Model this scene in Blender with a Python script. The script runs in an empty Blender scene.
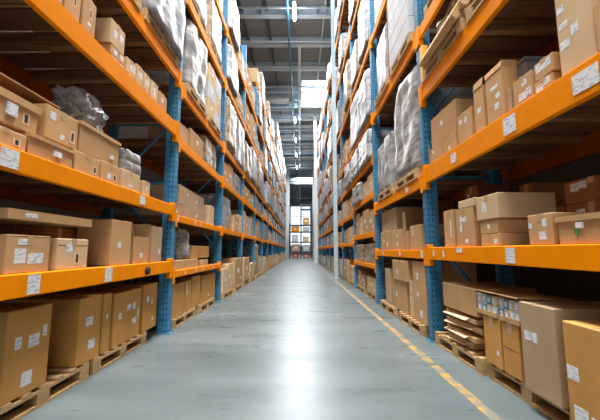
import bpy, bmesh, math, random
from mathutils import Vector, Matrix
random.seed(7)
PI = math.pi
S = bpy.context.scene
C = S.collection

# ------------------------------------------------------------ camera
H = 1.15                       # eye height
F = 370.0                      # focal length in pixels of the 600 px frame
P = math.atan(50.0 / 370.0)    # upward pitch
cd = bpy.data.cameras.new('camera')
cam = bpy.data.objects.new('camera', cd)
C.objects.link(cam)
cam.location = (0, 0, H)
cam.rotation_euler = (PI / 2 + P, 0, 0)
cd.sensor_width = 36
cd.lens = F / 600 * 36
cd.shift_y = -10 / 600
cd.clip_end = 300
cd.clip_start = 0.05
S.camera = cam

# ------------------------------------------------------------ world and exposure
S.view_settings.view_transform = 'Standard'
S.view_settings.look = 'None'
S.view_settings.gamma = 1
S.view_settings.use_curve_mapping = False
S.view_settings.exposure = 1.3
w = bpy.data.worlds.new('world')
S.world = w
w.use_nodes = True
w.node_tree.nodes['Background'].inputs[0].default_value = (0.93, 0.97, 1.0, 1)
w.node_tree.nodes['Background'].inputs[1].default_value = 0.12
SKY_PANEL = 7.0
TUBE = 25.0

def area(name, loc, sx, sy, power, rot=(0, 0, 0), col=(1, 1, 1)):
    l = bpy.data.lights.new(name, 'AREA')
    l.shape = 'RECTANGLE'; l.size = sx; l.size_y = sy; l.energy = power; l.color = col
    o = bpy.data.objects.new(name, l); C.objects.link(o)
    o.location = loc; o.rotation_euler = rot
    return o
# the rows of luminaires over the aisle
area('aisle_light', (0, 3.5, 12.6), 3.0, 9, 860, col=(1, .97, .93))
area('aisle_light', (0, 20, 12.6), 3.5, 12, 520, col=(.95, .98, 1))
area('aisle_light', (0, 42, 12.6), 5.0, 24, 1300, col=(.95, .98, 1))
area('front_fill_light', (0, -3.0, 4.2), 3.2, 4.5, 38, (math.radians(62), 0, 0), (1, .97, .93))  # added fill from behind the camera, not a lamp of the hall

XL, XR = -1.823, 1.665
CEIL = 13.8

# ------------------------------------------------------------ pixel <-> rack face
def ypx(px, z, X):
    return (F * X / (px - 300.0) - (z - H) * math.sin(P)) / math.cos(P)
def zpx(py, Y):
    return H + Y * math.tan(math.atan((200 - py) / F) + P)

# ------------------------------------------------------------ materials
MATS = {}
def mat(name, col, rough=0.6, metal=0.0, noise=0.0, nscale=8.0, bump=0.0, emit=0.0, col2=None, stretch=(1, 1, 1), spec=None, alpha=None, trans=0.0, detail=4):
    m = bpy.data.materials.new(name); m.use_nodes = True
    nt = m.node_tree; n = nt.nodes; l = nt.links
    b = n['Principled BSDF']
    b.inputs['Roughness'].default_value = rough
    b.inputs['Metallic'].default_value = metal
    if spec is not None: b.inputs['Specular IOR Level'].default_value = spec
    if trans: b.inputs['Transmission Weight'].default_value = trans
    if alpha is not None: b.inputs['Alpha'].default_value = alpha
    c4 = (*col, 1)
    if noise or col2 or bump:
        tc = n.new('ShaderNodeTexCoord'); mp = n.new('ShaderNodeMapping'); nz = n.new('ShaderNodeTexNoise')
        mp.inputs['Scale'].default_value = stretch
        oi = n.new('ShaderNodeObjectInfo'); ad = n.new('ShaderNodeVectorMath'); ad.operation = 'ADD'
        mu = n.new('ShaderNodeMath'); mu.operation = 'MULTIPLY'; mu.inputs[1].default_value = 37.0
        l.new(oi.outputs['Random'], mu.inputs[0])
        l.new(tc.outputs['Object'], ad.inputs[0]); l.new(mu.outputs[0], ad.inputs[1])
        l.new(ad.outputs[0], mp.inputs[0]); l.new(mp.outputs[0], nz.inputs['Vector'])
        nz.inputs['Scale'].default_value = nscale; nz.inputs['Detail'].default_value = detail
        rp = n.new('ShaderNodeValToRGB')
        c2 = col2 or tuple(min(1, x * (1 - noise)) for x in col)
        rp.color_ramp.elements[0].position = .32; rp.color_ramp.elements[1].position = .68
        rp.color_ramp.elements[0].color = (*c2, 1); rp.color_ramp.elements[1].color = c4
        l.new(nz.outputs['Fac'], rp.inputs[0])
        # a little difference from object to object
        hs = n.new('ShaderNodeHueSaturation')
        mr = n.new('ShaderNodeMapRange'); mr.inputs['To Min'].default_value = 1 - noise * .5; mr.inputs['To Max'].default_value = 1 + noise * .3
        l.new(oi.outputs['Random'], mr.inputs['Value']); l.new(mr.outputs[0], hs.inputs['Value'])
        l.new(rp.outputs[0], hs.inputs['Color']); l.new(hs.outputs[0], b.inputs['Base Color'])
        if bump:
            bp = n.new('ShaderNodeBump'); bp.inputs['Strength'].default_value = bump; bp.inputs['Distance'].default_value = .02
            l.new(nz.outputs['Fac'], bp.inputs['Height']); l.new(bp.outputs[0], b.inputs['Normal'])
    else:
        b.inputs['Base Color'].default_value = c4
    if emit:
        b.inputs['Emission Color'].default_value = c4; b.inputs['Emission Strength'].default_value = emit
    m.diffuse_color = c4
    MATS[name] = m
    return m
mat('orange', (1.0, .30, .0), .5, noise=.08, nscale=5, spec=.04)
mat('orange_shaded', (.42, .10, .004), .6, noise=.2, nscale=6, spec=.1)  # the beam orange again, darkened to paint shade on the rear beams
mat('blue', (.065, .28, .50), .42, noise=.35, nscale=6, spec=.3)
mat('hole_shade', (.006, .025, .06), .8)
mat('steel', (.35, .36, .37), .35, metal=.8)
mat('card', (.63, .38, .175), .78, noise=.16, nscale=3, spec=.25)
mat('card_pale', (.74, .52, .30), .78, noise=.14, nscale=3, spec=.25)
mat('card_gold', (.66, .34, .095), .75, noise=.16, nscale=3, spec=.25)
mat('card_grey', (.52, .36, .22), .8, noise=.15, nscale=3, spec=.25)
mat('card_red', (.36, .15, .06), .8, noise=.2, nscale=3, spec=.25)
mat('card_edge', (.80, .60, .38), .8)
mat('seam', (.16, .08, .035), .8)
mat('tape', (.58, .38, .2), .25, spec=.6)
mat('white_card', (.55, .58, .61), .55, noise=.1, nscale=4)
mat('wood', (.62, .40, .18), .75, noise=.35, nscale=6, stretch=(1, 8, 8), bump=.15)
mat('wood_brown', (.46, .23, .095), .8, noise=.4, nscale=5, stretch=(1, 6, 6))
mat('wood_dark', (.26, .11, .045), .8, noise=.4, nscale=5, stretch=(1, 6, 6))
def film(name, col, col2, lines):
    mat(name, col, .3, nscale=5, bump=.8, spec=.5, stretch=(1, 1, 2.2), col2=col2, noise=.25, detail=6)  # col2 paints dark crease shade into the film colour
    m = MATS[name]; nt = m.node_tree; n = nt.nodes; l = nt.links; b = n['Principled BSDF']
    src = b.inputs['Base Color'].links[0].from_socket
    tc = n.new('ShaderNodeTexCoord'); ml = n.new('ShaderNodeVectorMath'); ml.operation = 'MULTIPLY'; ml.inputs[1].default_value = (2, 3, 4)
    l.new(tc.outputs['Generated'], ml.inputs[0])
    fr = n.new('ShaderNodeVectorMath'); fr.operation = 'FRACTION'; l.new(ml.outputs[0], fr.inputs[0])
    sp = n.new('ShaderNodeSeparateXYZ'); l.new(fr.outputs[0], sp.inputs[0])
    prev = None
    for ax in 'YZ':
        a = n.new('ShaderNodeMath'); a.operation = 'PINGPONG'; a.inputs[1].default_value = .5; l.new(sp.outputs[ax], a.inputs[0])
        c = n.new('ShaderNodeMapRange'); c.inputs['From Min'].default_value = .0; c.inputs['From Max'].default_value = .07
        c.inputs['To Min'].default_value = lines; c.inputs['To Max'].default_value = 1; l.new(a.outputs[0], c.inputs['Value'])
        if prev is None: prev = c.outputs[0]
        else:
            q = n.new('ShaderNodeMath'); q.operation = 'MINIMUM'; l.new(prev, q.inputs[0]); l.new(c.outputs[0], q.inputs[1]); prev = q.outputs[0]
    mx = n.new('ShaderNodeVectorMath'); mx.operation = 'SCALE'; l.new(src, mx.inputs[0]); l.new(prev, mx.inputs['Scale'])
    l.new(mx.outputs[0], b.inputs['Base Color'])
film('film_grey', (.46, .46, .45), (.20, .20, .20), .6)
film('film_white', (.56, .58, .62), (.28, .30, .34), .45)
film('film_beige', (.52, .42, .30), (.22, .15, .09), .5)
mat('film_dark', (.34, .35, .37), .18, noise=.5, nscale=14, bump=1.0, spec=.8)
mat('plastic_clear', (.62, .66, .72), .2, noise=.15, nscale=4)
mat('plastic_blue', (.10, .28, .42), .35)
mat('plastic_black', (.02, .02, .022), .4)
mat('yellow_cap', (.85, .47, .06), .45)
mat('red_card', (.45, .08, .04), .6)
mat('green_ink', (.10, .30, .07), .7)
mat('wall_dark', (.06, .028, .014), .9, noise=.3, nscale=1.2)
mat('wall_pale', (.72, .78, .82), .8, noise=.08, nscale=.6)
mat('white_paint', (.82, .85, .86), .5)
mat('pale_blue_paint', (.42, .56, .62), .45, noise=.1, nscale=3)
mat('truss', (.50, .60, .68), .5)
mat('truss_dark', (.07, .08, .09), .6)
mat('duct', (.55, .60, .63), .4, metal=.2)
mat('blue_pipe', (.05, .22, .38), .4)
mat('iron_dark', (.035, .05, .065), .5)
mat('skylight_glow', (.95, .98, 1.0), .5, emit=SKY_PANEL)
mat('window_glow', (.86, .94, 1.0), .5, emit=.55)
mat('tube_glow', (.9, .97, 1.0), .5, emit=TUBE)

def label_mat():
    m = bpy.data.materials.new('label_paper'); m.use_nodes = True
    nt = m.node_tree; n = nt.nodes; l = nt.links; b = n['Principled BSDF']
    b.inputs['Roughness'].default_value = .45
    tc = n.new('ShaderNodeTexCoord'); oi = n.new('ShaderNodeObjectInfo')
    ad = n.new('ShaderNodeVectorMath'); ad.operation = 'ADD'
    l.new(tc.outputs['Object'], ad.inputs[0]); l.new(oi.outputs['Location'], ad.inputs[1])
    mp = n.new('ShaderNodeMapping'); mp.inputs['Scale'].default_value = (1, 1, 3)
    nz = n.new('ShaderNodeTexNoise'); nz.inputs['Scale'].default_value = 22; nz.inputs['Detail'].default_value = 1
    l.new(ad.outputs[0], mp.inputs[0]); l.new(mp.outputs[0], nz.inputs['Vector'])
    rp = n.new('ShaderNodeValToRGB')
    rp.color_ramp.elements[0].position = .38; rp.color_ramp.elements[0].color = (.50, .54, .60, 1)
    rp.color_ramp.elements[1].position = .47; rp.color_ramp.elements[1].color = (.80, .82, .84, 1)
    l.new(nz.outputs['Fac'], rp.inputs[0]); l.new(rp.outputs[0], b.inputs['Base Color'])
    MATS['label'] = m
label_mat()

def floor_mat():
    m = bpy.data.materials.new('polished_concrete'); m.use_nodes = True
    nt = m.node_tree; n = nt.nodes; l = nt.links; b = n['Principled BSDF']
    tc = n.new('ShaderNodeTexCoord')
    mp = n.new('ShaderNodeMapping'); mp.inputs['Scale'].default_value = (.45, 1.5, 1)
    l.new(tc.outputs['Object'], mp.inputs[0])
    a = n.new('ShaderNodeTexNoise'); a.inputs['Scale'].default_value = .9; a.inputs['Detail'].default_value = 5; a.inputs['Roughness'].default_value = .6
    c = n.new('ShaderNodeTexNoise'); c.inputs['Scale'].default_value = 2.5; c.inputs['Detail'].default_value = 3
    l.new(mp.outputs[0], a.inputs['Vector']); l.new(mp.outputs[0], c.inputs['Vector'])
    r = n.new('ShaderNodeValToRGB')
    r.color_ramp.elements[0].position = .3; r.color_ramp.elements[0].color = (.085, .115, .118, 1)
    r.color_ramp.elements[1].position = .72; r.color_ramp.elements[1].color = (.175, .208, .215, 1)
    l.new(a.outputs['Fac'], r.inputs[0]); l.new(r.outputs[0], b.inputs['Base Color'])
    r2 = n.new('ShaderNodeMapRange'); r2.inputs['To Min'].default_value = .2; r2.inputs['To Max'].default_value = .40
    l.new(c.outputs['Fac'], r2.inputs['Value']); l.new(r2.outputs[0], b.inputs['Roughness'])
    b.inputs['Specular IOR Level'].default_value = .38
    MATS['floor'] = m
floor_mat()

def line_mat():
    m = bpy.data.materials.new('worn_yellow_paint'); m.use_nodes = True
    nt = m.node_tree; n = nt.nodes; l = nt.links; b = n['Principled BSDF']
    tc = n.new('ShaderNodeTexCoord')
    a = n.new('ShaderNodeTexNoise'); a.inputs['Scale'].default_value = 6; a.inputs['Detail'].default_value = 6
    l.new(tc.outputs['Object'], a.inputs['Vector'])
    r = n.new('ShaderNodeValToRGB')
    r.color_ramp.elements[0].position = .44; r.color_ramp.elements[0].color = (.19, .20, .17, 1)
    r.color_ramp.elements[1].position = .66; r.color_ramp.elements[1].color = (.62, .33, .03, 1)
    l.new(a.outputs['Fac'], r.inputs[0]); l.new(r.outputs[0], b.inputs['Base Color'])
    b.inputs['Roughness'].default_value = .4
    MATS['line'] = m
line_mat()

def ceil_mat():
    m = bpy.data.materials.new('ribbed_ceiling'); m.use_nodes = True
    nt = m.node_tree; n = nt.nodes; l = nt.links; b = n['Principled BSDF']
    tc = n.new('ShaderNodeTexCoord'); wv = n.new('ShaderNodeTexWave'); wv.inputs['Scale'].default_value = 1.2
    wv.bands_direction = 'Y'
    l.new(tc.outputs['Object'], wv.inputs['Vector'])
    b.inputs['Base Color'].default_value = (.22, .235, .245, 1); b.inputs['Roughness'].default_value = .7
    bp = n.new('ShaderNodeBump'); bp.inputs['Strength'].default_value = .4; bp.inputs['Distance'].default_value = .1
    l.new(wv.outputs['Fac'], bp.inputs['Height']); l.new(bp.outputs[0], b.inputs['Normal'])
    MATS['ceiling'] = m
ceil_mat()

# ------------------------------------------------------------ mesh helpers
class MB:
    def __init__(s): s.v = []; s.f = []; s.m = []; s.mats = []
    def mi(s, m):
        if m not in s.mats: s.mats.append(m)
        return s.mats.index(m)
    def box(s, x0, x1, y0, y1, z0, z1, m='card'):
        k = len(s.v); i = s.mi(m)
        s.v += [(x0, y0, z0), (x1, y0, z0), (x1, y1, z0), (x0, y1, z0), (x0, y0, z1), (x1, y0, z1), (x1, y1, z1), (x0, y1, z1)]
        for q in ((0, 3, 2, 1), (4, 5, 6, 7), (0, 1, 5, 4), (1, 2, 6, 5), (2, 3, 7, 6), (3, 0, 4, 7)):
            s.f.append(tuple(k + a for a in q)); s.m.append(i)
    def bbox(s, x0, x1, y0, y1, z0, z1, m='card', r=.008):
        """box with chamfered edges"""
        i = s.mi(m); k = len(s.v)
        r = min(r, (x1 - x0) * .3, (y1 - y0) * .3, (z1 - z0) * .3)
        X = (x0, x1); Y = (y0, y1); Z = (z0, z1); sg = (1, -1)
        idx = {}
        for a in (0, 1):
            for b in (0, 1):
                for c in (0, 1):
                    for ax in range(3):
                        p = [X[a], Y[b], Z[c]]
                        for o in range(3):
                            if o != ax: p[o] += r * sg[(a, b, c)[o]]
                        idx[a, b, c, ax] = len(s.v); s.v.append(tuple(p))
        def F4(q, m_=i): s.f.append(tuple(q)); s.m.append(m_)
        I = idx
        F4([I[0,0,0,0], I[0,0,1,0], I[0,1,1,0], I[0,1,0,0]]); F4([I[1,0,0,0], I[1,1,0,0], I[1,1,1,0], I[1,0,1,0]])
        F4([I[0,0,0,1], I[1,0,0,1], I[1,0,1,1], I[0,0,1,1]]); F4([I[0,1,0,1], I[0,1,1,1], I[1,1,1,1], I[1,1,0,1]])
        F4([I[0,0,0,2], I[0,1,0,2], I[1,1,0,2], I[1,0,0,2]]); F4([I[0,0,1,2], I[1,0,1,2], I[1,1,1,2], I[0,1,1,2]])
        for a in (0, 1):
            for b in (0, 1):
                F4([I[a,b,0,0], I[a,b,1,0], I[a,b,1,1], I[a,b,0,1]])
                F4([I[a,0,b,0], I[a,1,b,0], I[a,1,b,2], I[a,0,b,2]])
                F4([I[0,a,b,1], I[1,a,b,1], I[1,a,b,2], I[0,a,b,2]])
                for c in (0, 1):
                    F4([I[a,b,c,0], I[a,b,c,1], I[a,b,c,2]])
    def prism(s, pts, d, m='card'):
        """polygon pts (3-D, planar) extruded by the vector d"""
        k = len(s.v); n = len(pts); i = s.mi(m)
        s.v += [tuple(p) for p in pts] + [tuple(Vector(p) + Vector(d)) for p in pts]
        s.f.append(tuple(range(k, k + n))); s.m.append(i)
        s.f.append(tuple(range(k + 2 * n - 1, k + n - 1, -1))); s.m.append(i)
        for a in range(n):
            b = (a + 1) % n
            s.f.append((k + a, k + n + a, k + n + b, k + b)); s.m.append(i)
    def slab(s, p, u, v, t, m='card'):
        p = Vector(p); u = Vector(u); v = Vector(v)
        s.prism([p, p + u, p + u + v, p + v], u.cross(v).normalized() * t, m)
    def quad(s, a, b, c, d, m='card'):
        k = len(s.v); s.v += [a, b, c, d]; s.f.append((k, k + 1, k + 2, k + 3)); s.m.append(s.mi(m))
    def tube(s, pts, r, m='steel', n=8):
        i = s.mi(m); rings = []
        pts = [Vector(p) for p in pts]
        for j, p in enumerate(pts):
            t = (pts[min(j + 1, len(pts) - 1)] - pts[max(j - 1, 0)]).normalized()
            a = t.cross(Vector((0, 0, 1)))
            if a.length < .1: a = t.cross(Vector((1, 0, 0)))
            a.normalize(); b = t.cross(a)
            k = len(s.v)
            rr = r[j] if isinstance(r, (list, tuple)) else r
            for q in range(n):
                an = 2 * PI * q / n
                s.v.append(tuple(p + a * math.cos(an) * rr + b * math.sin(an) * rr))
            rings.append(k)
        for j in range(len(rings) - 1):
            for q in range(n):
                s.f.append((rings[j] + q, rings[j] + (q + 1) % n, rings[j + 1] + (q + 1) % n, rings[j + 1] + q)); s.m.append(i)
        s.f.append(tuple(rings[0] + q for q in range(n - 1, -1, -1))); s.m.append(i)
        s.f.append(tuple(rings[-1] + q for q in range(n))); s.m.append(i)
    def mesh(s, name, fix=True):
        me = bpy.data.meshes.new(name)
        me.from_pydata(s.v, [], s.f)
        for m in s.mats: me.materials.append(MATS[m])
        me.polygons.foreach_set('material_index', s.m)
        if fix:
            bm = bmesh.new(); bm.from_mesh(me)
            bmesh.ops.recalc_face_normals(bm, faces=bm.faces)
            bm.to_mesh(me); bm.free()
        me.update()
        return me
    def build(s, name, parent=None, loc=(0, 0, 0), rz=0, smooth=False, fix=True):
        me = s.mesh(name, fix)
        if smooth:
            for p in me.polygons: p.use_smooth = True
        return link(name, me, parent, loc, rz)
def link(name, me, parent=None, loc=(0, 0, 0), rz=0):
    o = bpy.data.objects.new(name, me); C.objects.link(o)
    o.location = loc; o.rotation_euler = (0, 0, rz)
    if parent: o.parent = parent
    return o
def tag(o, label, cat, group=None):
    o['label'] = label; o['category'] = cat
    if group: o['group'] = group
    return o
def struct(o):
    o['kind'] = 'structure'; return o
def empty(name, loc=(0, 0, 0), rz=0):
    o = bpy.data.objects.new(name, None); C.objects.link(o); o.location = loc; o.rotation_euler = (0, 0, rz)
    o.empty_display_size = .1
    return o
def copy_tree(o, parent=None):
    c = o.copy(); C.objects.link(c)
    if parent: c.parent = parent
    for ch in list(o.children): copy_tree(ch, c)
    return c
ORD = ['first', 'second', 'third', 'fourth', 'fifth', 'sixth', 'seventh', 'eighth', 'ninth', 'tenth', 'eleventh', 'twelfth', 'thirteenth', 'fourteenth', 'fifteenth', 'sixteenth']

# ------------------------------------------------------------ the building
WL, WR = -4.4, 4.3
Y0, Y1 = -7.0, 92.0
b = MB(); b.box(WL, WR, Y0, Y1, -.2, 0, 'floor'); struct(b.build('floor'))
b = MB()
# ceiling with a skylight opening: strips around the openings
sky = [(0.15, 3.0, 26.4, 30.6), (-1.6, 1.6, -3.0, 10.5), (-1.0, 3.0, 62, 68)]  # second opening is out of view, added overhead to light the near aisle
ys = sorted({Y0, Y1, *[v for q in sky for v in q[2:]]})
for a, c in zip(ys, ys[1:]):
    hole = [q for q in sky if q[2] <= a + .01 and q[3] >= c - .01]
    if hole:
        q = hole[0]
        b.box(WL, q[0], a, c, CEIL, CEIL + .2, 'ceiling'); b.box(q[1], WR, a, c, CEIL, CEIL + .2, 'ceiling')
    else: b.box(WL, WR, a, c, CEIL, CEIL + .2, 'ceiling')
struct(b.build('ceiling'))
for k, q in enumerate(sky):
    b = MB(); b.box(q[0], q[1], q[2], q[3], CEIL + .12, CEIL + .16, 'skylight_glow')
    o = struct(b.build('window_%d' % (k + 1)))
    b = MB()
    n = 3
    for j in range(n + 1):
        x = q[0] + (q[1] - q[0]) * j / n
        b.box(x - .04, x + .04, q[2], q[3], CEIL + .02, CEIL + .1, 'truss')
    b.box(q[0], q[1], q[2], q[2] + .08, CEIL + .02, CEIL + .1, 'truss'); b.box(q[0], q[1], q[3] - .08, q[3], CEIL + .02, CEIL + .1, 'truss')
    b.build('window_frame', o)
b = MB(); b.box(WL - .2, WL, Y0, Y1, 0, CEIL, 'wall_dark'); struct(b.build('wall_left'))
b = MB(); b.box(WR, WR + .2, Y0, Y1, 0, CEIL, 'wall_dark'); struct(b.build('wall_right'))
b = MB(); b.box(WL, WR, Y1, Y1 + .2, 0, CEIL, 'wall_pale'); struct(b.build('wall_back'))
b = MB(); b.box(-2.4, 2.6, Y1 - .05, Y1, 2.2, 12.0, 'window_glow'); wn = struct(b.build('window_4'))
b = MB()
for x in (-2.4, -.75, .9, 2.5): b.box(x, x + .1, Y1 - .12, Y1 - .05, 2.2, 12.0, 'truss')
for z in (2.2, 4.6, 7, 9.4, 11.9): b.box(-2.4, 2.6, Y1 - .12, Y1 - .05, z, z + .1, 'truss')
b.build('window_frame', wn)

for x0, x1, nm in ((WL, -1.62, 'wall_end_left'), (1.95, WR, 'wall_end_right')):
    b = MB(); b.box(x0, x1, 57, 57.15, 0, CEIL, 'wall_pale'); struct(b.build(nm))
# painted aisle line
b = MB()
for (a, c) in ((2.6, 3.9), (3.98, 14.5), (14.9, 30.5)):
    b.box(1.30, 1.385, a, c, .0005, .003, 'line')
o = b.build('floor_marking'); tag(o, 'worn yellow line painted on the floor along the right side of the aisle', 'floor line')

# ceiling beams
yb = [6.0, 9.4, 12.6, 15.4, 18.0, 20.8, 23.8, 27.4] + [27.4 + 3.1 * k for k in range(1, 20)]
for k, y in enumerate(yb):
    b = MB()
    b.box(WL, WR, y - .16, y + .16, CEIL - .5, CEIL - .46, 'truss')
    b.box(WL, WR, y - .16, y + .16, CEIL - .05, CEIL - .001, 'truss')
    b.box(WL, WR, y - .02, y + .02, CEIL - .46, CEIL - .05, 'truss')
    for q in range(9):
        xx = WL + .5 + q * .95
        b.box(xx - .012, xx + .012, y - .14, y + .14, CEIL - .46, CEIL - .05, 'truss')
    o = b.build('ceiling_beam')
    o['kind'] = 'structure'
    # lighter purlin between beams
for k in range(0, 14):
    y = 13.9 + 3.0 * k
    b = MB(); b.tube([(WL, y, CEIL - .75), (WR, y, CEIL - .75)], .05, 'duct')
    o = b.build('ceiling_pipe'); o['kind'] = 'structure'
for k, y in enumerate([29.2 + 1.55 * q for q in range(26)]):
    b = MB(); b.box(-.55, WR, y - .05, y + .05, CEIL - .42, CEIL - .36, 'truss')
    b.box(WL, -.7, y + .5, y + .62, CEIL - .42, CEIL - .3, 'duct')
    o = b.build('ceiling_slat'); o['kind'] = 'structure'
for x in (-3.1, -1.75, 1.3, 2.9):
    b = MB(); b.box(x - .04, x + .04, Y0, 26.3 if x > 0 else Y1, CEIL - .17, CEIL - .05, 'truss_dark' if x < 0 else 'truss')
    o = b.build('ceiling_purlin'); o['kind'] = 'structure'
# blue pipe running down the hall
b = MB(); b.tube([(-.62, 8, CEIL - .72), (-.62, 91.5, CEIL - .72)], .07, 'blue_pipe', 10)
pipe = b.build('sprinkler_pipe'); tag(pipe, 'long blue pipe running under the ceiling down the middle of the aisle', 'pipe')
for k in range(27):
    y = 9.3 + 3.0 * k
    b = MB(); b.box(-.64, -.60, y - .02, y + .02, CEIL - .66, CEIL - .0, 'truss'); b.build('pipe_hanger', pipe)
# cable tray, pale box beam along the skylights
b = MB(); b.box(-.12, .06, 20.5, 91, CEIL - .62, CEIL - .52, 'truss')
o = b.build('cable_tray'); tag(o, 'grey cable tray running under the ceiling beside the skylights', 'cable tray')
# air duct across
b = MB(); b.tube([(WL, 27.2, CEIL - 1.15), (-.9, 27.2, CEIL - 1.15)], .3, 'duct', 16)
o = b.build('air_duct', smooth=False); tag(o, 'round metal air duct crossing under the ceiling from the left wall', 'duct')

# lamps
def tube_light(y, x, z, lab):
    o = empty('tube_light', (x, y, z))
    b = MB(); b.bbox(-.09, .09, -.75, .75, .03, .12, 'white_paint'); b.build('lamp_housing', o)
    b = MB(); b.tube([(0, -.7, 0), (0, .7, 0)], .045, 'tube_glow', 10); b.build('tube', o)
    for s in (-.5, .5):
        b = MB(); b.tube([(0, s, .12), (0, s, CEIL - z)], .008, 'steel', 6); b.build('hanging_wire', o)
    l = bpy.data.lights.new('tube_glow', 'POINT'); l.energy = 30; l.color = (.9, .96, 1); l.shadow_soft_size = .3
    lo = bpy.data.objects.new('tube_glow', l); C.objects.link(lo); lo.parent = o; lo.location = (.0, 0, -.45)
    tag(o, lab, 'ceiling light', 'tube lights over the aisle')
tube_light(17.0, -.28, 12.9, 'bright white tube light hanging under the ceiling, nearest the camera')
tube_light(32.6, -.45, 12.9, 'small bright tube light under the ceiling, behind the nearest one')
tube_light(38.7, -.45, 12.9, 'tiny tube light under the ceiling, third from the camera')
tube_light(45.0, -.45, 12.9, 'tiny tube light under the ceiling, fourth from the camera')
tube_light(52.0, -.45, 12.9, 'farthest tube light under the ceiling, tiny in view')

# columns of the building
def column(x, y, wd, m, lab):
    o = empty('steel_column', (x, y, 0))
    b = MB()
    b.box(-wd/2, wd/2, -wd/2, -wd/2 + .02, 0, CEIL - .5, m); b.box(-wd/2, wd/2, wd/2 - .02, wd/2, 0, CEIL - .5, m)
    b.box(-.012, .012, -wd/2 + .02, wd/2 - .02, 0, CEIL - .5, m)
    b.build('column_shaft', o)
    b = MB(); b.bbox(-wd/2 - .03, wd/2 + .03, -wd/2 - .03, wd/2 + .03, 0, .03, m); b.build('base_plate', o)
    tag(o, lab, 'column')
column(1.44, 15.0, .15, 'pale_blue_paint', 'tall pale blue steel column standing in front of the right racks')
column(1.37, 32.0, .26, 'white_paint', 'white steel column far down the aisle in front of the right racks')

# ------------------------------------------------------------ racks
PW, PD = .11, .115          # post width along the aisle / into the rack
RD = 1.08                   # rack depth
def post_mesh(h):
    """open channel with two columns of punched holes on the aisle face and the side face"""
    b = MB()
    pitch = .075
    n = int(h / pitch)
    def face(fn, wdt):
        cs = [0, .24, .37, .63, .76, 1.0]
        for r in range(n):
            z0 = r * pitch; z1 = (r + 1) * pitch if r < n - 1 else h
            za = z0 + .022; zb = z0 + .052
            for a, c, hole in ((z0, za, 0), (za, zb, 1), (zb, z1, 0)):
                if hole:
                    for j in (0, 2, 4):
                        b.quad(fn(cs[j] * wdt, a), fn(cs[j + 1] * wdt, a), fn(cs[j + 1] * wdt, c), fn(cs[j] * wdt, c), 'blue')
                else:
                    b.quad(fn(0, a), fn(wdt, a), fn(wdt, c), fn(0, c), 'blue')
    # local: +x is the aisle; post occupies x in [-PD,0], y in [0,PW]
    face(lambda u, z: (0, u, z), PW)
    face(lambda u, z: (-PD + u, 0, z), PD)
    b.quad((-PD, PW, 0), (0, PW, 0), (0, PW, h), (-PD, PW, h), 'blue')
    # dark box added behind the holes, painting the shade inside the channel
    b.box(-PD + .012, -.012, .012, PW - .01, 0, h - .002, 'hole_shade')
    # return lip on the inner side
    b.box(-PD - .05, -PD, .015, .045, 0, h, 'blue'); b.box(-PD - .05, -PD - .04, .045, PW - .01, 0, h, 'blue')
    return b.mesh('post', fix=False)
POSTS = {}
BRACES = {}
def brace_mesh(h):
    b = MB(); z = .3; k = 0
    xa, xb = -PD - .03, -RD + PD + .03
    while z + .9 < h:
        b.box(xb, xa, PW/2 - .02, PW/2 + .02, z, z + .04, 'blue')
        (p, q) = ((xa, xb) if k % 2 else (xb, xa))
        b.tube([(p, PW/2, z + .02), (q, PW/2, z + .9)], .02, 'blue', 6)
        z += .9; k += 1
    b.box(xb, xa, PW/2 - .02, PW/2 + .02, z, z + .04, 'blue')
    return b.mesh('brace')
FOOT = None
def upright(rack, h, y, flip):
    """upright frame as a part of its rack; local +x is the aisle"""
    global FOOT
    if h not in POSTS: POSTS[h] = post_mesh(h); BRACES[h] = brace_mesh(h)
    if FOOT is None:
        b = MB(); b.bbox(-PD - .03, .035, -.03, PW + .03, 0, .012, 'blue')
        b.tube([(.015, -.01, .012), (.015, -.01, .03)], .012, 'steel', 6)
        b.tube([(.015, PW + .01, .012), (.015, PW + .01, .03)], .012, 'steel', 6)
        FOOT = b.mesh('foot_plate')
    fr = link('upright_frame', BRACES[h], rack, (0, y, 0))
    link('post', POSTS[h], fr)
    p = link('post', POSTS[h], fr, (-RD, 0, 0)); p.scale = (-1, 1, 1)
    link('foot_plate', FOOT, fr)
    f = link('foot_plate', FOOT, fr, (-RD, 0, 0)); f.scale = (-1, 1, 1)
    return fr

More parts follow.
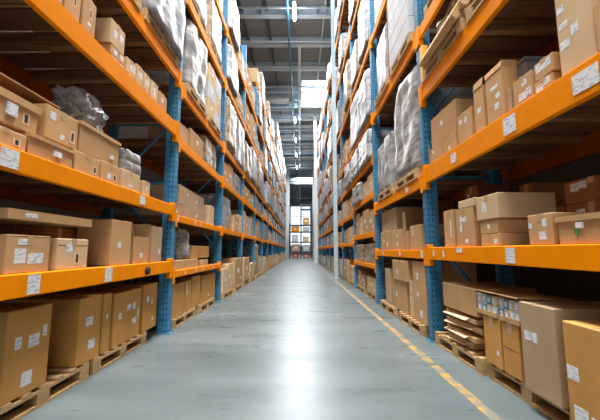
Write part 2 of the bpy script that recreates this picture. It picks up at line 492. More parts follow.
LSPEC = {}
def rack(side, i, ya, yb, levels, h, first, stickers=()):
    """one rack bay between the frames at ya (near) and yb (far). local y runs with the world's on the left, is mirrored on the right"""
    X = XL if side == 'left' else XR
    s = 1 if side == 'left' else -1
    r = empty('pallet_rack', (X, ya, 0))
    # for the right side mirror x through a scale on the parts instead of turning: keep y direction
    L = yb - ya
    def put(o):
        if s < 0:
            o.scale = (-o.scale[0], o.scale[1], o.scale[2]); o.location.x = -o.location.x
    if first: put(upright(r, h, 0, s))
    put(upright(r, h, L, s))
    for k, (z, hb) in enumerate(levels):
        col = 'orange'
        a, c = PW + .003, L - .003
        b = MB()
        # stepped box beam: a flange on top, a slightly recessed lower face
        b.bbox(-.045, .004, a + .035, c - .035, z - hb, z, col, .006)
        bm = b.build('front_beam', r); put(bm)
        for (p, q) in ((a, a + .04), (c - .04, c)):
            b = MB()
            b.bbox(-.06, .014, p, q, z - hb - .085, z + .035, col, .005)
            if q > L / 2:
                b.bbox(.002, .012, q, q + PW * .6, z - hb - .085, z + .035, col, .003)
            else:
                b.bbox(.002, .012, p - PW * .35, p, z - hb - .085, z + .035, col, .003)
            b.tube([(.005, (p+q)/2, z + .012), (.022, (p+q)/2, z + .012)], .01, 'steel', 6)
            b.tube([(.005, (p+q)/2, z - hb - .055), (.022, (p+q)/2, z - hb - .055)], .01, 'steel', 6)
            cn = b.build('beam_connector', bm)
        for (kk, px, wd, hh, dz) in stickers:
            if kk != k: continue
            yy = abs(ypx(px, z - hb/2, X)) - ya
            b = MB(); b.box(.0045, .0075, yy - wd/2, yy + wd/2, z - hb * .5 - hh/2 + dz, z - hb * .5 + hh/2 + dz, 'label')
            b.build('location_label', bm)
        b = MB(); b.bbox(-RD, -RD + .045, a, c, z - hb, z, 'orange_shaded', .006); put(b.build('rear_beam', r))
        # deck: boards laid from front to rear
        b = MB(); n = 11 if i < 4 else 8
        for j in range(n):
            y = a + .06 + (c - a - .12) * (j + .5) / n
            wd = .135 if i < 2 else .11 if i < 4 else .13
            b.box(-RD + .05, -.05, y - wd, y + wd, z - .024, z - .001, 'wood_dark')
            if i < 5 and (j % 2 == 0 or i > 1): b.box(-RD + .05, -.05, y - .04, y + .04, z - .07, z - .024, 'wood_brown')
        put(b.build('deck', r))
    tag(r, ('blue and orange pallet rack on the %s of the aisle, ' % side) +
        ('nearest the camera' if i == 0 else '%s from the camera' % ORD[i]), 'pallet rack', 'pallet racks along the %s of the aisle' % side)
    return r

U = H
def lv(*a): return [(z * U, hb) for z, hb in a]
LY = [1.45, 5.31, 8.58, 11.75] + [11.75 + 3.2 * k for k in range(1, 14)]
RY = [1.30, 4.86, 8.17, 11.45] + [11.45 + 3.2 * k for k in range(1, 14)]
NL = 14; NR = 10
LLEV = [None] * NL; RLEV = [None] * NR; LH = []; RH = []
for i in range(NL):
    if i == 0: l = lv((.866, .155), (1.56, .15), (2.62, .2), (3.33, .16), (4.6, .16), (5.8, .16))
    elif i == 1: l = lv((.74, .10), (1.45, .10), (2.47, .15), (3.2, .15), (4.6, .16), (5.8, .16))
    else: l = lv((1.45, .11), (2.44, .13), (3.18, .13), (4.6, .14), (5.8, .14))
    if i >= 4: l += lv((7.2, .14))
    if i >= 8: l += lv((8.6, .14))
    LLEV[i] = l; LH.append((7.0 if i < 4 else 8.4 if i < 8 else 9.8) * U)
for i in range(NR):
    if i == 0: l = lv((1.03, .155), (1.95, .215), (2.93, .2), (3.68, .17), (5.3, .16), (7.2, .16))
    elif i == 1: l = lv((1.0, .12), (1.88, .16), (3.68, .17), (5.3, .16), (7.2, .16), (9.2, .16))
    elif i == 2: l = lv((.72, .1), (1.36, .12), (2.15, .13), (2.85, .13), (3.72, .14), (5.3, .14), (7.2, .14), (9.2, .14))
    else: l = lv((1.2, .11), (2.0, .12), (2.85, .12), (3.72, .13), (5.2, .13), (7.2, .13), (9.2, .13))
    RLEV[i] = l; RH.append((8.4 if i == 0 else 10.4) * U)
LST = [(0, 33, .12, .13, 0), (0, 108, .13, .13, 0), (1, 9, .15, .12, 0), (1, 142, .14, .10, 0)]
LST2 = [(0, 185, .04, .06, 0), (0, 196, .05, .06, 0), (0, 203, .05, .06, 0), (0, 213, .05, .06, 0), (1, 177.5, .05, .11, 0), (1, 195, .05, .07, 0), (1, 201, .05, .07, 0)]
RST = [(0, 511, .13, .12, 0), (0, 434, .04, .07, 0), (0, 444, .05, .08, 0), (0, 460, .13, .05, .04), (1, 586, .20, .12, 0), (1, 510, .17, .14, 0), (1, 454, .13, .1, 0)]
RST2 = [(0, 423, .14, .09, 0), (0, 400, .08, .07, 0), (0, 383, .1, .06, 0), (1, 407, .14, .09, 0)]
for i in range(NL): rack('left', i, LY[i], LY[i+1], LLEV[i], LH[i], i == 0, LST if i == 0 else LST2 if i == 1 else ())
for i in range(NR): rack('right', i, RY[i], RY[i+1], RLEV[i], RH[i], i == 0, RST if i == 0 else RST2 if i == 1 else ())

# ------------------------------------------------------------ cartons
def carton_mesh(dx, dy, dz, m, bulge=.0):
    """closed carton: front at x=0, depth to -dx, y in +-dy/2"""
    b = MB()
    b.bbox(-dx, 0, -dy/2, dy/2, 0, dz, m, .006)
    # the closing seam along the top and the overlap on the short edges
    b.box(-dx + .004, -.004, -.0025, .0025, dz - .001, dz + .0012, 'seam')
    return b
def carton(side, ya, yb, z0, z1, lab, m='card', inset=.03, depth=.5, rot=0, labels=(), handle=None, tape=True, open_=None, lid=False, seam=None, group=None, name='cardboard_box', cat='box', leaf=None):
    s = 1 if side == 'left' else -1
    X = (XL if side == 'left' else XR) - s * inset
    dy = yb - ya; dz = z1 - z0
    o = empty(name, (X, (ya + yb) / 2, z0), (0 if s > 0 else PI) + rot)
    if open_ is None:
        carton_mesh(depth, dy, dz, m).build('box_body', o)
        if tape:
            b = MB(); t = .03
            b.box(-depth + .005, -.0, -t, t, dz, dz + .0018, 'tape')
            b.box(-.0, .0018, -t, t, dz - min(.09, dz * .25), dz + .0018, 'tape')
            b.build('packing_tape', o)
    else:
        t = .006
        b = MB()
        b.box(-depth, 0, -dy/2, dy/2, 0, t, m)
        b.box(-t, 0, -dy/2, dy/2, t, dz, m); b.box(-depth, -depth + t, -dy/2, dy/2, t, dz, m)
        b.box(-depth + t, -t, -dy/2, -dy/2 + t, t, dz, m); b.box(-depth + t, -t, dy/2 - t, dy/2, t, dz, m)
        b.build('box_body', o)
        # open_: tilt angles (front, rear, near, far) of the four flaps, 0 = upright, degrees outwards
        fl = min(depth, dy) * .42
        for key, an in zip('frnl', open_):
            if an is None: continue
            a = math.radians(an); b = MB()
            if key == 'f': b.slab((0, -dy/2, dz), (0, dy, 0), (math.sin(a) * fl, 0, math.cos(a) * fl), .005, m)
            if key == 'r': b.slab((-depth, -dy/2, dz), (0, dy, 0), (-math.sin(a) * fl, 0, math.cos(a) * fl), .005, m)
            if key == 'n': b.slab((-depth, -dy/2, dz), (depth, 0, 0), (0, -math.sin(a) * fl, math.cos(a) * fl), .005, m)
            if key == 'l': b.slab((-depth, dy/2, dz), (depth, 0, 0), (0, math.sin(a) * fl, math.cos(a) * fl), .005, m)
            b.build('flap', o)
    if lid:
        b = MB(); e = .012; h = lid if lid is not True else .06
        b.box(0.0005, e, -dy/2 - e, dy/2 + e, dz - h, dz + .006, m); b.box(-depth - e, -depth - .0005, -dy/2 - e, dy/2 + e, dz - h, dz + .006, m)
        b.box(-depth, 0, -dy/2 - e, -dy/2 - .0005, dz - h, dz + .006, m); b.box(-depth, 0, dy/2 + .0005, dy/2 + e, dz - h, dz + .006, m)
        b.box(-depth, 0, -dy/2, dy/2, dz + .0005, dz + .006, m)
        b.build('lid', o)
    if seam:
        b = MB(); b.box(0, .001, -dy/2 + .01, dy/2 - .01, dz * seam - .003, dz * seam + .003, 'seam'); b.build('fold_line', o)
    if handle:
        u, v = handle; b = MB(); y = (u - .5) * dy; z = v * dz
        hw, hh = min(.03, dy * .1), min(.05, dz * .2)
        b.box(0, .002, y - hw, y + hw, z - hh, z + hh, 'card_edge')
        b.box(.002, .003, y - hw * .5, y + hw * .5, z - hh * .65, z + hh * .75, 'plastic_black')
        b.build('handle_hole', o)
    for (u, v, wd, hh) in labels:
        b = MB(); y = (u - .5) * dy; z = v * dz
        wd = min(wd * .85, dy * .8); hh = min(hh * .8, dz * .5)
        ex = .013 if lid else .0012
        b.box(0.0, ex, y - wd/2, y + wd/2, z - hh/2, z + hh/2, 'label')
        b.build('shipping_label', o)
    if leaf:
        b = MB(); y = (leaf[0] - .5) * dy; z = leaf[1] * dz; n = 10; pts = []
        for q in range(n + 1):
            t = q / n; pts.append((.0012, y + math.sin(PI * t) * .026, z - .025 + .075 * t))
        for q in range(n - 1, 0, -1):
            t = q / n; pts.append((.0012, y - math.sin(PI * t) * .022, z - .025 + .075 * t))
        b.prism(pts, (.001, 0, 0), 'green_ink'); b.box(.001, .0022, y - .003, y + .003, z - .04, z - .02, 'green_ink')
        b.build('leaf_mark', o)
    tag(o, lab, cat, group)
    return o

def near(side, xa, xb, ytop, z0, lab, zbot=None, **k):
    """a carton whose aisle face spans xa..xb in the photograph and whose near top corner is at row ytop; returns its top"""
    inset = k.get('inset', .03)
    X = (XL - inset) if side == 'left' else (XR + inset)
    xn, xf = (xa, xb) if side == 'left' else (xb, xa)
    z1 = z0 + .3
    for _ in range(6):
        zm = (z0 + z1) / 2
        yn = ypx(xn, zm, X); yf = ypx(xf, zm, X)
        z1 = max(z0 + .05, zpx(ytop, yn))
    carton(side, yn + .004, yf - .004, z0, z1 - .001, lab, **k)
    return z1 + (.006 if k.get('lid') else .0015)

# pallets -----------------------------------------------------------------
PH = .144
def pallet_parts(o, L=1.2, D=1.0, m='wood'):
    b = MB()
    for j in range(7):
        y = -L/2 + .05 + (L - .1) * j / 6
        b.box(-D, 0, y - .045, y + .045, PH - .022, PH, m)
    for x in (-.05, -D/2, -D + .05): b.box(x - .05, x + .05, -L/2, L/2, PH - .044, PH - .022, m)
    b.build('top_deck', o)
    for x in (-.05, -D/2, -D + .05):
        for y in (-L/2 + .07, 0, L/2 - .07):
            b = MB(); b.bbox(x - .05, x + .05, y - .07, y + .07, .022, PH - .044, m, .004); b.build('block', o)
        b = MB(); b.box(x - .05, x + .05, -L/2, L/2, 0, .022, m); b.build('bottom_board', o)
def pallet_single(L=1.2, D=1.0, m='wood'):
    b = MB()
    for j in range(7):
        y = -L/2 + .05 + (L - .1) * j / 6
        b.box(-D, 0, y - .045, y + .045, PH - .022, PH, m)
    for x in (-.05, -D/2, -D + .05):
        b.box(x - .05, x + .05, -L/2, L/2, PH - .044, PH - .022, m)
        b.box(x - .05, x + .05, -L/2, L/2, 0, .022, m)
        for y in (-L/2 + .07, 0, L/2 - .07): b.box(x - .05, x + .05, y - .07, y + .07, .022, PH - .044, m)
    return b.mesh('wooden_pallet')
PROTO = None; PSINGLE = {}
def pallet(side, yc, z, lab, detail=True, inset=.06, m='wood', L=1.2, rot=0):
    global PROTO
    s = 1 if side == 'left' else -1
    X = (XL if side == 'left' else XR) - s * inset
    if detail and L == 1.2 and m == 'wood':
        if PROTO is None:
            PROTO = empty('wooden_pallet'); pallet_parts(PROTO); o = PROTO
        else: o = copy_tree(PROTO)
        o.location = (X, yc, z); o.rotation_euler = (0, 0, (0 if s > 0 else PI) + rot)
    elif detail:
        o = empty('wooden_pallet', (X, yc, z), (0 if s > 0 else PI) + rot); pallet_parts(o, L, m=m)
    else:
        if (L, m) not in PSINGLE: PSINGLE[L, m] = pallet_single(L, m=m)
        o = link('wooden_pallet', PSINGLE[L, m], None, (X, yc, z), (0 if s > 0 else PI) + rot)
    tag(o, lab, 'pallet', 'wooden pallets under the goods')
    return o

# wrapped loads -------------------------------------------------------------
def wrapped_mesh(dx, dy, dz, m, seed, ny=3, nz=4, amp=.02, taper=.03):
    """block of packed goods under stretch film: pillowed by the goods inside, creased between them"""
    rnd = random.Random(seed); b = MB(); N = 14
    from mathutils import noise
    def pt(f, u, v):
        p = {0: (0, u, v), 1: (-1, u, v), 2: (-u, 0, v), 3: (-u, 1, v), 4: (-u, v, 1), 5: (-u, v, 0)}[f]
        return p
    def disp(p):
        x, y, z = p
        X = x * dx; Yc = (y - .5) * dy; Z = z * dz
        k = 1 - taper * z
        cy = abs(math.sin(PI * y * ny)) ** .4; cz = abs(math.sin(PI * z * nz)) ** .4
        cx = abs(math.sin(PI * x * 2)) ** .4
        e = noise.noise(Vector((X * 3 + seed, Yc * 3, Z * 3))) * amp
        rx = (x + .5); out = -.018 * (1 - cy * cz)
        q = Vector((X, Yc, Z))
        if x == 0: q.x += out + e
        if x == -1: q.x -= out + e
        if y in (0, 1): q.y += (1 if y else -1) * (-.018 * (1 - cx * cz) + e)
        if z == 1: q.z += -.02 * (1 - cx * cy) + e - (.04 * max(abs(y - .5) * 2, abs(rx) * 2) ** 8)
        q.y *= k
        q.x = (q.x + dx/2) * k - dx/2
        # rounded vertical corners
        cr = max(0, abs(y - .5) * 2 - .9) * max(0, abs(rx) * 2 - .9) * 100
        q.x -= math.copysign(.03 * cr, rx); q.y -= math.copysign(.03 * cr, y - .5)
        return tuple(q)
    for f in range(6):
        base = {}
        for i in range(N + 1):
            for j in range(N + 1):
                base[i, j] = len(b.v); b.v.append(disp(pt(f, i / N, j / N)))
        for i in range(N):
            for j in range(N):
                b.f.append((base[i, j], base[i+1, j], base[i+1, j+1], base[i, j+1])); b.m.append(b.mi(m))
    me = b.mesh('wrapped_load', fix=False)
    bm = bmesh.new(); bm.from_mesh(me)
    bmesh.ops.remove_doubles(bm, verts=bm.verts, dist=.004)
    bmesh.ops.recalc_face_normals(bm, faces=bm.faces); bm.to_mesh(me); bm.free()
    for p in me.polygons: p.use_smooth = True
    return me
WM = {}
def wrapped(side, ya, yb, z0, z1, lab, m='film_grey', inset=.07, depth=.95, seed=None, ny=3, nz=4, amp=.02, group=None, cat='pallet load'):
    s = 1 if side == 'left' else -1
    X = (XL if side == 'left' else XR) - s * inset
    if seed is None:            # shared meshes for the distance, fitted by scale
        key = (m, random.randrange(4))
        if key not in WM: WM[key] = wrapped_mesh(1, 1, 1, m, key[1] * 7 + 1, 2 + key[1] % 2, 3 + key[1] % 2, .03)
        o = link('wrapped_load', WM[key], None, (X, (ya + yb) / 2, z0 + .002), 0 if s > 0 else PI)
        o.scale = (depth, yb - ya - .02, z1 - z0)
    else:
        o = link('wrapped_load', wrapped_mesh(depth, yb - ya, z1 - z0, m, seed, ny, nz, amp), None, (X, (ya + yb) / 2, z0 + .002), 0 if s > 0 else PI)
    tag(o, lab, cat, group)
    return o

def crumple(name, loc, sx, sy, sz, m, seed, lab, cat, rz=0, sub=4, amp=.5, parent=None):
    """crumpled plastic film: a lump folded by noise"""
    from mathutils import noise
    bm = bmesh.new(); bmesh.ops.create_icosphere(bm, subdivisions=sub, radius=1)
    for v in bm.verts:
        p = v.co.copy()
        d = noise.noise(p * 2.0 + Vector((seed, 0, 0))) * amp + noise.noise(p * 5 + Vector((0, seed, 0))) * amp * .5
        v.co = p * (1 + d)
        v.co = Vector((v.co.x * sx, v.co.y * sy, max(v.co.z * sz, -sz * .55)))
    zmin = min(v.co.z for v in bm.verts)
    for v in bm.verts: v.co.z -= zmin
    me = bpy.data.meshes.new(name); bm.to_mesh(me); bm.free(); me.materials.append(MATS[m])
    o = link(name, me, parent, loc, rz)
    if lab: tag(o, lab, cat)
    return o

def sheet(side, pts, t, lab, m='card', name='flattened_carton', cat='cardboard'):
    """flat sheet of board given by world corner points"""
    p0 = Vector(pts[0]); q = [Vector(p) - p0 for p in pts]
    nrm = (q[1] - q[0]).cross(q[2] - q[0]).normalized()
    b = MB(); b.prism(q, nrm * t, m)
    o = b.build(name, None, p0); tag(o, lab, cat); return o

# ============================================================ LEFT, first rack
g = .001
A = LLEV[0]
def Z(levels, k): return levels[k][0] + .001
# --- floor
for k, (yc, lab) in enumerate(((2.95, 'wooden pallet on the floor at the lower left corner'), (4.22, 'wooden pallet on the floor beside the first left blue post'))):
    pallet('left', yc, 0, lab, inset=.10)
zf = PH + .002
I = .11
near('left', 4, 50, 312, zf, 'large golden carton with four labels at the lower left corner', m='card_gold', inset=I, depth=.62,
     labels=((.25, .62, .07, .1), (.6, .6, .13, .11), (.85, .68, .05, .1), (.5, .18, .12, .12)), tape=False, seam=None)
near('left', 78, 101, 299, zf, 'golden carton with two labels on a pallet, second from lower left corner', m='card_gold', inset=I, depth=.7,
     labels=((.45, .62, .14, .1), (.6, .25, .13, .1)), tape=False)
near('left', 102.5, 111, 294, zf, 'narrow golden carton between two larger ones on the left floor pallets', m='card_gold', inset=I, depth=.7, labels=((.5, .6, .04, .06),), tape=False)
near('left', 113, 141, 294, zf, 'wide carton with scattered labels on the pallet left of the blue post', m='card_gold', inset=I, depth=.66, rot=.02,
     labels=((.2, .55, .08, .08), (.52, .66, .12, .08), (.72, .66, .08, .1), (.75, .35, .14, .08), (.9, .5, .05, .12)), tape=False)
near('left', 143, 157, 285, zf, 'carton with small labels on the pallet next to the first left post', m='card_gold', inset=I, depth=.66, labels=((.3, .68, .1, .09), (.6, .6, .06, .08), (.7, .2, .08, .05)), tape=False)
# --- first shelf
z = Z(A, 0)
near('left', 5, 50, 234, z, 'low tan carton with three labels on the lowest left shelf, at the picture edge', m='card', inset=.03, depth=.32,
     labels=((.35, .82, .12, .05), (.3, .45, .12, .12), (.65, .38, .18, .09)), seam=.97)
near('left', 57, 88, 238, z, 'tan carton with a hand hole on the lowest left shelf', m='card_pale', inset=.03, depth=.34, labels=((.35, .72, .1, .09),), handle=(.62, .34), seam=.78)
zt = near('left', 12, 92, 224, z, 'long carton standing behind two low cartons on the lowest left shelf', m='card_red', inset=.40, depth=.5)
yn = ypx(5, 1.3, XL - .04); yf = ypx(90, 1.3, XL - .04)
zt2 = zt
o = carton('left', yn, yf, zt2, zt2 + .065, 'shallow open tray laid over the cartons on the lowest left shelf', m='card', inset=.03, depth=.85, open_=(None, None, None, None), labels=((.22, .5, .14, .05),), name='cardboard_tray', cat='tray')
near('left', 111, 131, 219, z, 'upright tan carton with one small label on the lowest left shelf', m='card', inset=.03, depth=.35, labels=((.4, .45, .09, .07),), tape=False)
near('left', 133, 149, 236, z, 'small open carton on the lowest left shelf near the blue post', m='card', inset=.05, depth=.4, labels=((.5, .3, .09, .07),), open_=(None, 5, 20, 10))
near('left', 151.5, 162, 226, z, 'narrow carton against the first left post on the lowest shelf', m='card_grey', inset=.03, depth=.45, labels=((.75, .3, .05, .08),))
# round black badge on the beam
b = MB(); yy = ypx(146, z - .07, XL)
b.tube([(0, 0, 0), (.03, 0, 0)], .045, 'plastic_black', 16); b.tube([(.03, 0, 0), (.042, 0, 0)], .028, 'plastic_black', 12)
o = b.build('tape_roll', None, (XL + .0055, yy, z - .09)); tag(o, 'round black fitting on the orange beam of the lowest left shelf', 'fitting')
# --- second shelf
z = Z(A, 1)
za = near('left', -18, 27, 118, z, 'carton with a hand hole on the second left shelf, at the picture edge', m='card', inset=.03, depth=.5, handle=(.75, .42), labels=((.2, .6, .1, .07),))
zb = near('left', 29, 73, 133, z, 'wide carton with a faded stamp on the second left shelf', m='card', inset=.03, depth=.52, labels=((.6, .5, .1, .05),), lid=.02)
zc = near('left', 74.5, 100, 149, z, 'carton with a hand hole, third in the lower row of the second left shelf', m='card', inset=.03, depth=.5, handle=(.78, .36))
zd = near('left', 101.5, 120, 160, z, 'carton with label and hand hole, fourth in the lower row of the second left shelf', m='card', inset=.03, depth=.5, handle=(.7, .34), labels=((.4, .35, .08, .07),))
ze = near('left', 121.5, 140, 168, z, 'pale carton under the film-wrapped parcel on the second left shelf', m='card_pale', inset=.03, depth=.5, labels=((.5, .25, .12, .03),))
near('left', 143, 150, 180, z, 'small carton with a label near the first left post on the second shelf', m='card_pale', inset=.03, depth=.35, labels=((.6, .5, .06, .05),))
zA = near('left', -18, 38, 79, max(za, zb), 'lidded carton on top of the stack at the left picture edge', m='card', inset=.05, depth=.5, labels=((.47, .5, .1, .1),), handle=(.76, .42), lid=.045)
zB = near('left', 46, 78, 103, max(zb, zc), 'carton with hand hole and label, on top in the middle of the second left shelf', m='card', inset=.05, depth=.5, labels=((.18, .72, .08, .08), (.5, .2, .06, .05)), handle=(.82, .35))
zC = near('left', 80, 119, 121, max(zc, zd), 'long carton under the crumpled dark film on the second left shelf', m='card', inset=.05, depth=.48, labels=((.78, .28, .07, .05),), lid=.025)
crumple('plastic_film', (XL - .24, ypx(83, 2.45, XL - .2), zC + .028), .17, .30, .20, 'film_dark', 3.1, 'crumpled dark silver plastic film lying on the cartons of the second left shelf', 'plastic film')
yn = ypx(125, 2.1, XL - .05); yf = ypx(142, 2.1, XL - .05)
wrapped('left', yn, yf, ze, ze + .26, 'grey film-wrapped parcel on a carton near the first left post', 'film_grey', .05, .45, seed=5, ny=2, nz=2, cat='parcel')
# thin board lying on the stack
zq = zpx(72, ypx(0, 2.5, XL - .15))
carton('left', 2.0, 2.75, max(za, zb), zq, 'carton behind the lidded one on the second left shelf, holding up a thin board', m='card_red', inset=.58, depth=.4, tape=False)
ya, yb_ = 1.72, ypx(60, zq, XL - .15)
b = MB(); b.bbox(-.86, 0, -(yb_ - ya) / 2, (yb_ - ya) / 2, 0, .014, 'card_red', .003); b.box(.0, .002, -(yb_ - ya) / 2, (yb_ - ya) / 2, .002, .012, 'card_edge')
o = b.build('cardboard_sheet', None, (XL - .15, (ya + yb_) / 2, zq + .001)); tag(o, 'thin flat board with a pale edge lying over the cartons of the second left shelf', 'cardboard')
# --- third shelf
z = Z(A, 2)
zz = z
near('left', 34, 64, -60, z, 'carton at the near end of the third left shelf', m='card', inset=.03, depth=.5, labels=((.7, .5, .1, .08),))
near('left', 66, 81, -28, z, 'carton with a hand hole, second on the third left shelf', m='card', inset=.03, depth=.5, handle=(.6, .5))
near('left', 83, 96, -8, z, 'carton with small label, third on the third left shelf', m='card', inset=.03, depth=.45, handle=(.55, .6), labels=((.5, .3, .06, .05),))
q = z
for k, (yt, lb) in enumerate(((59, 'bottom of'), (43, 'middle of'), (17, 'top of'))):
    q = near('left', 111, 125, yt, q, 'carton at the %s the stack of three on the third left shelf' % lb, m='card_pale' if k != 1 else 'card', inset=.03, depth=.6, labels=((.3, .5, .08, .09), (.75, .6, .08, .09)), seam=None)
q = z
for k, (x0, x1, yt) in enumerate(((127, 136, 76), (136.7, 143, 81), (143.7, 150, 88))):
    q = near('left', x0, x1, yt, z, '%s lower carton behind the stack of three on the third left shelf' % ('near', 'middle', 'far')[k], m=('card', 'card_pale', 'card_gold')[k], inset=.03, depth=.5, labels=((.4, .5, .09, .08),))
    near('left', x0, x1, (56, 63, 71)[k], q, '%s upper pale carton behind the stack of three on the third left shelf' % ('near', 'middle', 'far')[k], m='card_pale', inset=.04, depth=.5, labels=((.5, .5, .08, .08), (.8, .5, .04, .1)), rot=.02 * (k - 1))
near('left', 151, 158, 79, z, 'carton with white strip near the first left post on the third shelf', m='card_pale', inset=.03, depth=.5, labels=((.5, .5, .1, .2),))
near('left', 159, 167, 90, z, 'last carton against the first left post on the third shelf', m='card', inset=.03, depth=.5, labels=((.4, .6, .06, .08),))
# --- fourth shelf and above
z = Z(A, 3)
pallet('left', 3.28, z, 'wooden pallet on the fourth left shelf, nearest the camera', inset=-.02)
pallet('left', 4.6, z, 'wooden pallet under white film on the fourth left shelf', inset=-.02)
wrapped('left', 2.75, 3.85, z + PH, z + 1.22, 'grey wrapped load on the fourth left shelf, nearest the camera', 'film_grey', .05, .95, seed=11)
wrapped('left', 4.02, 5.28, z + PH, z + 1.25, 'white film-wrapped load above the first left post', 'film_white', -.09, .95, seed=12, ny=3, nz=5, amp=.035)
z = Z(A, 4)
wrapped('left', 3.9, 5.1, z, z + 1.15, 'white wrapped load on the fifth left shelf of the nearest rack', 'film_white', .05, .95, seed=13)

# ============================================================ RIGHT, first rack
B = RLEV[0]
pallet('right', 4.21, 0, 'broken pale pallet beside the first right blue post', inset=.02)
pallet('right', 3.0, 0, 'wooden pallet under the tall carton at the lower right', inset=.06)
zf = PH + .002
# scraps of board beside the post
zz = zf
for k, (x0, x1, dz, tilt, lb) in enumerate(((447, 470, .06, .03, 'lowest'), (445, 476, .05, -.05, 'second'), (446, 477, .06, .06, 'third'), (444, 476, .05, -.04, 'topmost'))):
    ya, yb_ = ypx(x1, zz, XR + .05), ypx(x0, zz, XR + .05)
    o = empty('cardboard_sheet', (XR + .08 - .02 * (k % 2), (ya + yb_) / 2, zz + .004), PI + tilt)
    b = MB(); b.bbox(-.6, 0, -(yb_-ya)/2, (yb_-ya)/2, 0, dz, 'card' if k % 2 else 'card_pale', .004)
    b.build('sheet_body', o)
    b = MB(); b.slab((0, -(yb_-ya)/2 + .03, dz * .5), (0, (yb_-ya) * .8, .02), (.05, 0, -.02), .005, 'card_edge'); b.build('bent_edge', o)
    tag(o, '%s flattened carton in the pile beside the first right post' % lb, 'cardboard', 'flattened cartons on the right floor pallet')
    zz += dz + .034
zs = zz
near('right', 443, 476, 289, zs, 'long shallow carton on the pile beside the first right post', m='card', inset=.04, depth=.6, labels=())
z1 = near('right', 484, 501, 320, zf, 'carton under the small parcels on the right floor pallet, nearer the blue post', m='card_gold', inset=.04, depth=.55, labels=((.8, .3, .05, .05),))
z2 = near('right', 502.5, 520, 326, zf, 'carton with green smudge next to the tall plain carton', m='card_gold', inset=.04, depth=.55, tape=True, seam=.5)
zz = max(z1, z2) + .002
for k, (x0, x1, lb) in enumerate(((477, 497, 'left'), (498.5, 520, 'right'))):
    X = XR + .03; ya, yb_ = ypx(x1, zz, X), ypx(x0, zz, X)
    o = empty('parcel_tray', (X, (ya + yb_) / 2, zz), PI)
    dy = yb_ - ya - .01
    b = MB(); b.box(-.45, 0, -dy/2, dy/2, 0, .012, 'card'); b.box(-.006, 0, -dy/2, dy/2, .012, .04, 'card'); b.box(-.45, -.444, -dy/2, dy/2, .012, .04, 'card')
    b.build('tray', o)
    n = 4
    for r in range(2):
        for j in range(n):
            y = -dy/2 + dy * (j + .5) / n
            b = MB(); b.bbox(-.4, -.008, y - dy/n*.45, y + dy/n*.45, .014 + r * .085, .096 + r * .085, ('white_card', 'plastic_blue', 'card_pale', 'plastic_clear')[(j + r * 3 + k) % 4], .004)
            b.box(-.0081, -.0065, y - dy/n*.3, y + dy/n*.25, .035 + r * .085, .075 + r * .085, 'label')
            b.build('small_parcel', o)
    b = MB(); b.slab((-.45, -dy/2, .2), (0, dy, 0), (.46, 0, .012), .006, 'card'); b.build('top_sheet', o)
    tag(o, '%s tray of small white and blue parcels on the right floor pallet' % lb, 'parcels')
near('right', 521.5, 558, 309, zf, 'tall plain grey-brown carton on the right floor pallet', m='card_grey', inset=.0, depth=.9, labels=((.22, .62, .1, .08), (.42, .62, .06, .08)), tape=False)
near('right', 566, 640, 339, .06, 'golden carton with three labels at the lower right corner', m='card_gold', inset=-.03, depth=.6, labels=((.12, .55, .11, .1), (.2, .2, .13, .12), (.42, .18, .07, .11)), tape=False)
b = MB(); b.bbox(0, .55, -.36, .36, 0, .055, 'wood', .004)
o = b.build('wooden_plank', None, (XR - .06, 1.88, 0.001)); tag(o, 'low wooden board on the floor under the carton at the lower right corner', 'board')
# long carton lying behind
carton('right', 2.0, 4.6, .50, .9, 'long brown carton lying behind the tall plain carton at lower right', m='card_red', inset=.62 + .35, depth=.09, tape=False) if False else None
# --- first shelf
z = Z(B, 0)
near('right', 444, 454, 209, z, 'tall narrow carton with a white strip next to the first right post', m='card', inset=.05, depth=.5, labels=((.7, .5, .04, .25),))
q = near('right', 456, 474, 206, z, 'tall carton with three labels on the lowest right shelf', m='card', inset=.03, depth=.45, labels=((.3, .6, .06, .2), (.5, .72, .12, .07), (.6, .15, .08, .05)))
near('right', 458, 474, 197, q, 'small carton on top of the tall one on the lowest right shelf', m='card_pale', inset=.03, depth=.35, tape=False)
q = near('right', 481, 500, 233, z, 'bottom carton of the stack of three on the lowest right shelf', m='card', inset=.03, depth=.45, labels=((.8, .4, .07, .06),), seam=None)
q = near('right', 480, 498, 218, q, 'middle carton of the stack of three on the lowest right shelf', m='card', inset=.03, depth=.48, labels=((.5, .5, .05, .05),))
near('right', 476, 498, 192, q, 'top carton with a wide label in the stack of three on the lowest right shelf', m='card_pale', inset=.02, depth=.5, labels=((.4, .55, .1, .13), (.45, .82, .05, .06)))
near('right', 528, 553, 212, z, 'plain carton with two labels left of the lidded one on the lowest right shelf', m='card', inset=.03, depth=.4, labels=((.7, .7, .06, .07), (.6, .3, .09, .07), (.1, .65, .05, .05)))
near('right', 558, 615, 211, z, 'wide carton with a raised lid and green leaf mark at the right picture edge', m='card', inset=.03, depth=.42, labels=((.45, .66, .06, .045),), leaf=(.37, .40), lid=.03)
